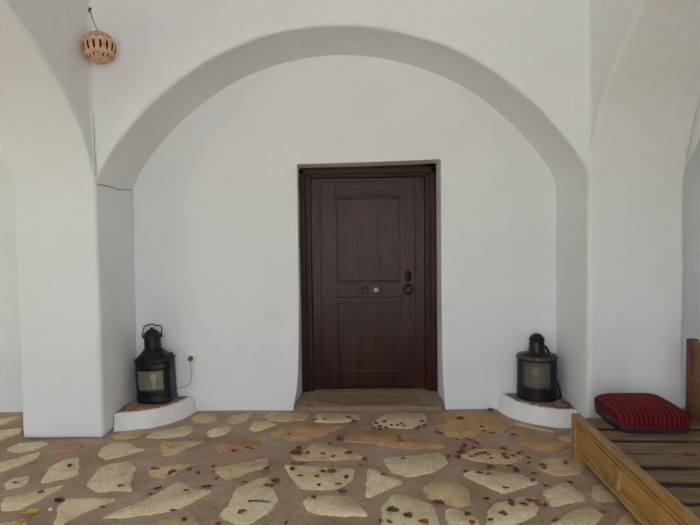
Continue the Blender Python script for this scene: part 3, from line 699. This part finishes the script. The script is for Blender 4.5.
m = MB(); m.box(BW-.03, BW, -BL+.03, -.03, .08, BZ-.02, .004); m.build('far_rail', m_bed, bed)
m = MB(); m.box(.032, .06, -BL+.03, -.03, .17, .235, .003); m.build('slat_bearer', m_bed, bed)
r2 = random.Random(5)
y = -.045
while y > -BL+.17:
    w = .116+r2.uniform(-.008, .008); s = MB()
    s.box(.034, BW-.031, y-w, y, .236, .249+r2.uniform(-.002, .002), .003)
    o = s.build('slat', m_slat, bed); o.rotation_euler = (0, 0, r2.uniform(-.004, .004))
    y -= .181+r2.uniform(-.006, .006)
for (x, yy) in ((BW-.06, -.06), (BW-.06, -BL), (0.034, -BL)):
    l = MB(); l.box(x, x+.055, yy, yy+.055, 0, BZ-.03 if x > .1 else .2, .004); l.build('leg', m_bed, bed)
bk = empty('backrest', (BW-.055, 0, 0)); bk.parent = bed
for a in (-.045, -BL):
    m = MB(); m.box(0, .055, a, a+.045, BZ-.03, .752, .006); tag(m.build('post', m_post, bk), 'reddish brown upright post')
for a, b in ((.69, .745), (.50, .53), (.27, .33)):
    m = MB(); m.box(.008, .047, -BL+.04, -.04, a, b, .005); m.build('cross_rail', m_back, bk)
m = MB()
for i in range(12):
    a = -BL+.045+i*(BL-.09)/12; m.box(.018, .036, a, a+(BL-.09)/12-.003, .30, .70, .003)
m.build('back_board', m_back, bk)

# ------------------------------------------------------------------ cushion
cu = empty('cushion', (1.697, 3.33, .2525), math.radians(-1.5)); tag(cu, 'dark red striped velvet cushion lying on the slats at the far end of the daybed', 'cushion')
CW, CD, CH = .213, .222, .112
def sq(a, p):
    c, s = math.cos(a), math.sin(a)
    return (math.copysign(abs(c)**p, c), math.copysign(abs(s)**p, s))
NN = 96
def cring(s, z, dz=None):
    R_ = []
    for i in range(NN):
        x, y = sq(2*PI*i/NN, .3)
        R_.append((x*CW*s, y*CD*s, z if dz is None else z+dz(x*s, y*s)))
    return R_
puff = lambda x, y: .03*(1-abs(x)**2.0)*(1-abs(y)**2.0)-.016*(max(0, abs(x)-.6)/.4)**2-.02*(max(0, abs(y)-.6)/.4)**2+.004*noise.noise(Vector((x*2, y*2, 1)))
fold = lambda x, y: -.034*max(0, min(1, (-y-.8)*6))
cv = MB(); cv.loft([cring(.992, CH-.036, fold), cring(1.0, CH-.028, puff), cring(1.0, CH-.014, puff), cring(.985, CH-.002, puff)]+[cring(.985-.985*k/16, CH+.003*min(k, 2), puff) for k in range(1, 16)], True, False, True)
cv.build('cover', m_velvet, cu, angle=80)
gs = MB(); gs.loft([cring(.93, .0), cring(.965, .004), cring(.985, .02), cring(.992, .045), cring(.99, CH-.034), cring(.95, CH-.03)], True, True, True); gs.build('side_band', m_gusset, cu, angle=80)
# --------------------------------------------------- fallen petals and leaves
def petal_mesh(kind, seed):
    """a curled dry petal about one unit long, resting on z = 0"""
    r = random.Random(seed); m = MB(); L, Wd = 1.0, {'y': .5, 'd': .42, 'o': .55}.get(kind, .62)
    curl = r.uniform(.15, .4); tw = r.uniform(-.3, .3); nu, nv = 9, 5; G = []
    for i in range(nu):
        u = i/(nu-1); hw = Wd/2*math.sin(PI*min(1, u*.93+.05))**.75
        row = []
        for j in range(nv):
            v = -1+2*j/(nv-1)
            row.append(Vector(((u-.5)*L, v*hw*r.uniform(.72, 1.15)+.1*math.sin(u*4+seed), curl*.5*(v*v)*hw*1.6+curl*.35*(u-.5)**2*2+tw*.2*v*(u-.5)+.09*r.random())))
        G.append(row)
    zmin = min(p.z for row in G for p in row)
    vs = [[m.bm.verts.new((p.x, p.y, p.z-zmin)) for p in row] for row in G]
    for i in range(nu-1):
        for j in range(nv-1): m.bm.faces.new((vs[i][j], vs[i+1][j], vs[i+1][j+1], vs[i][j+1]))
    me = bpy.data.meshes.new('petal'); m.bm.to_mesh(me); m.bm.free()
    me.polygons.foreach_set('use_smooth', [True]*len(me.polygons)); me.materials.append(PET[kind]); return me
PM = {k: [petal_mesh(k, s) for s in range(4)] for k in PET}
WORD = {'r': ('red-brown petal', 'petal'), 'm': ('dark crimson petal', 'petal'), 'd': ('blackish leaf scrap', 'leaf'), 'y': ('yellow leaf', 'leaf'), 'g': ('olive brown leaf', 'leaf'), 'o': ('orange-brown leaf', 'leaf')}
def zone(x, y):
    if x < -1.3: side = 'near the left pier'
    elif x < -.55: side = 'left of the door'
    elif x < .02: side = 'before the door, left half'
    elif x < .56: side = 'before the door, right half'
    elif x < .98: side = 'between door and daybed'
    else: side = 'close beside the daybed'
    row = 'at the wall end' if y > 3.75 else ('midway' if y > 3.15 else 'near the camera')
    return side, row
flat = [p for p in PETALS]
cnt = {}
for c_, x, y, s in flat: cnt[(c_, zone(x, y))] = cnt.get((c_, zone(x, y)), 0)+1
rp = random.Random(11); used = {}
polys = [p for _, p in STONES]
for c_, x, y, s in flat:
    side, row = zone(x, y)
    o = bpy.data.objects.new('fallen_'+WORD[c_][1], rp.choice(PM[c_])); COL.objects.link(o)
    on = any(inside((x, y), p) for p in polys)
    o.location = (x, y, .0045 if on else max(gnd(x, y), -.004)+.004)
    L = max(.036, s*1.95); o.scale = (L, L*rp.uniform(1.1, 1.6), L*rp.uniform(1.3, 2.0)); o.rotation_euler = (0, 0, rp.uniform(-.6, .6) if s > .03 else rp.uniform(0, 6.28))
    base = f'dried {WORD[c_][0]} on the floor {row}, {side}'
    if cnt[(c_, (side, row))] > 1: tag(o, base, WORD[c_][1], f'{WORD[c_][0]} litter {side}, {row}')
    else: tag(o, base.replace('dried ', 'lone '), WORD[c_][1])
for (x, y, L, a, lab) in ((-.76, 3.555, .075, -.5, 'short brown twig on the reddish flagstone left of the door'), (-.56, 2.82, .12, -.08, 'brown twig lying across the large cream flagstone left of the door')):
    tw = MB(); P = [(-L/2, 0, .004), (-L/6, .006, .007), (L/6, -.004, .008), (L/2, .004, .004)]
    tw.tube([tuple(p) for p in smooth_curve(P, 4)], lambda t: .0045-.002*t, 6); tw.tube([(L*.05, 0, .006), (L*.16, .016, .009)], .0025, 5)
    o = tw.build('twig', m_wire); o.location = (x, y, .004); o.rotation_euler = (0, 0, a); tag(o, lab, 'twig')
pb = MB(); pb.lathe([(0, 0), (.008, .002), (.011, .006), (.007, .011), (0, .012)], n=10)
o = pb.build('pebble', m_socket); o.location = (-1.645, 2.755, -.003); tag(o, 'tiny white pebble on the mortar near the left edge', 'pebble')

# ---------------------------------------------------------- light and camera
w = bpy.data.worlds.new('sky'); S.world = w; w.use_nodes = True
nt = w.node_tree; bg = nt.nodes['Background']
sky = nt.nodes.new('ShaderNodeTexSky'); sky.sky_type = 'NISHITA'; sky.sun_disc = False
sky.sun_elevation = math.radians(52); sky.sun_rotation = math.radians(20); sky.air_density = 1.2; sky.dust_density = 3.0
hs = nt.nodes.new('ShaderNodeHueSaturation'); hs.inputs['Saturation'].default_value = .35
nt.links.new(sky.outputs['Color'], hs.inputs['Color']); nt.links.new(hs.outputs['Color'], bg.inputs['Color'])
bg.inputs['Strength'].default_value = SKY
sl = bpy.data.lights.new('sun', 'SUN'); sl.energy = SUN; sl.angle = math.radians(1); sl.color = (1, .965, .91)
so_ = bpy.data.objects.new('sun', sl); COL.objects.link(so_)
so_.rotation_euler = Vector((-.35, -.85, -.8)).to_track_quat('-Z', 'Y').to_euler()

cam = bpy.data.cameras.new('camera'); cam.sensor_width = 36; cam.lens = 36*544/700; cam.sensor_fit = 'HORIZONTAL'; cam.clip_start = .02
co = bpy.data.objects.new('camera', cam); COL.objects.link(co)
yw, pt, rl_ = math.radians(CAM_YAW), math.radians(CAM_PITCH), math.radians(.8)
f = Vector((-math.sin(yw)*math.cos(pt), math.cos(yw)*math.cos(pt), -math.sin(pt)))
r0 = Vector((math.cos(yw), math.sin(yw), 0)); u0 = r0.cross(f)
rr = r0*math.cos(rl_)-u0*math.sin(rl_); uu = u0*math.cos(rl_)+r0*math.sin(rl_)
co.matrix_world = Matrix(((rr.x, uu.x, -f.x, 0), (rr.y, uu.y, -f.y, 0), (rr.z, uu.z, -f.z, 1.4), (0, 0, 0, 1)))
S.camera = co
S.view_settings.view_transform = 'Standard'; S.view_settings.look = 'None'; S.view_settings.gamma = 1; S.view_settings.use_curve_mapping = False
S.view_settings.exposure = EXPO
S.cycles.use_denoising = True; S.cycles.max_bounces = 10; S.cycles.diffuse_bounces = 7
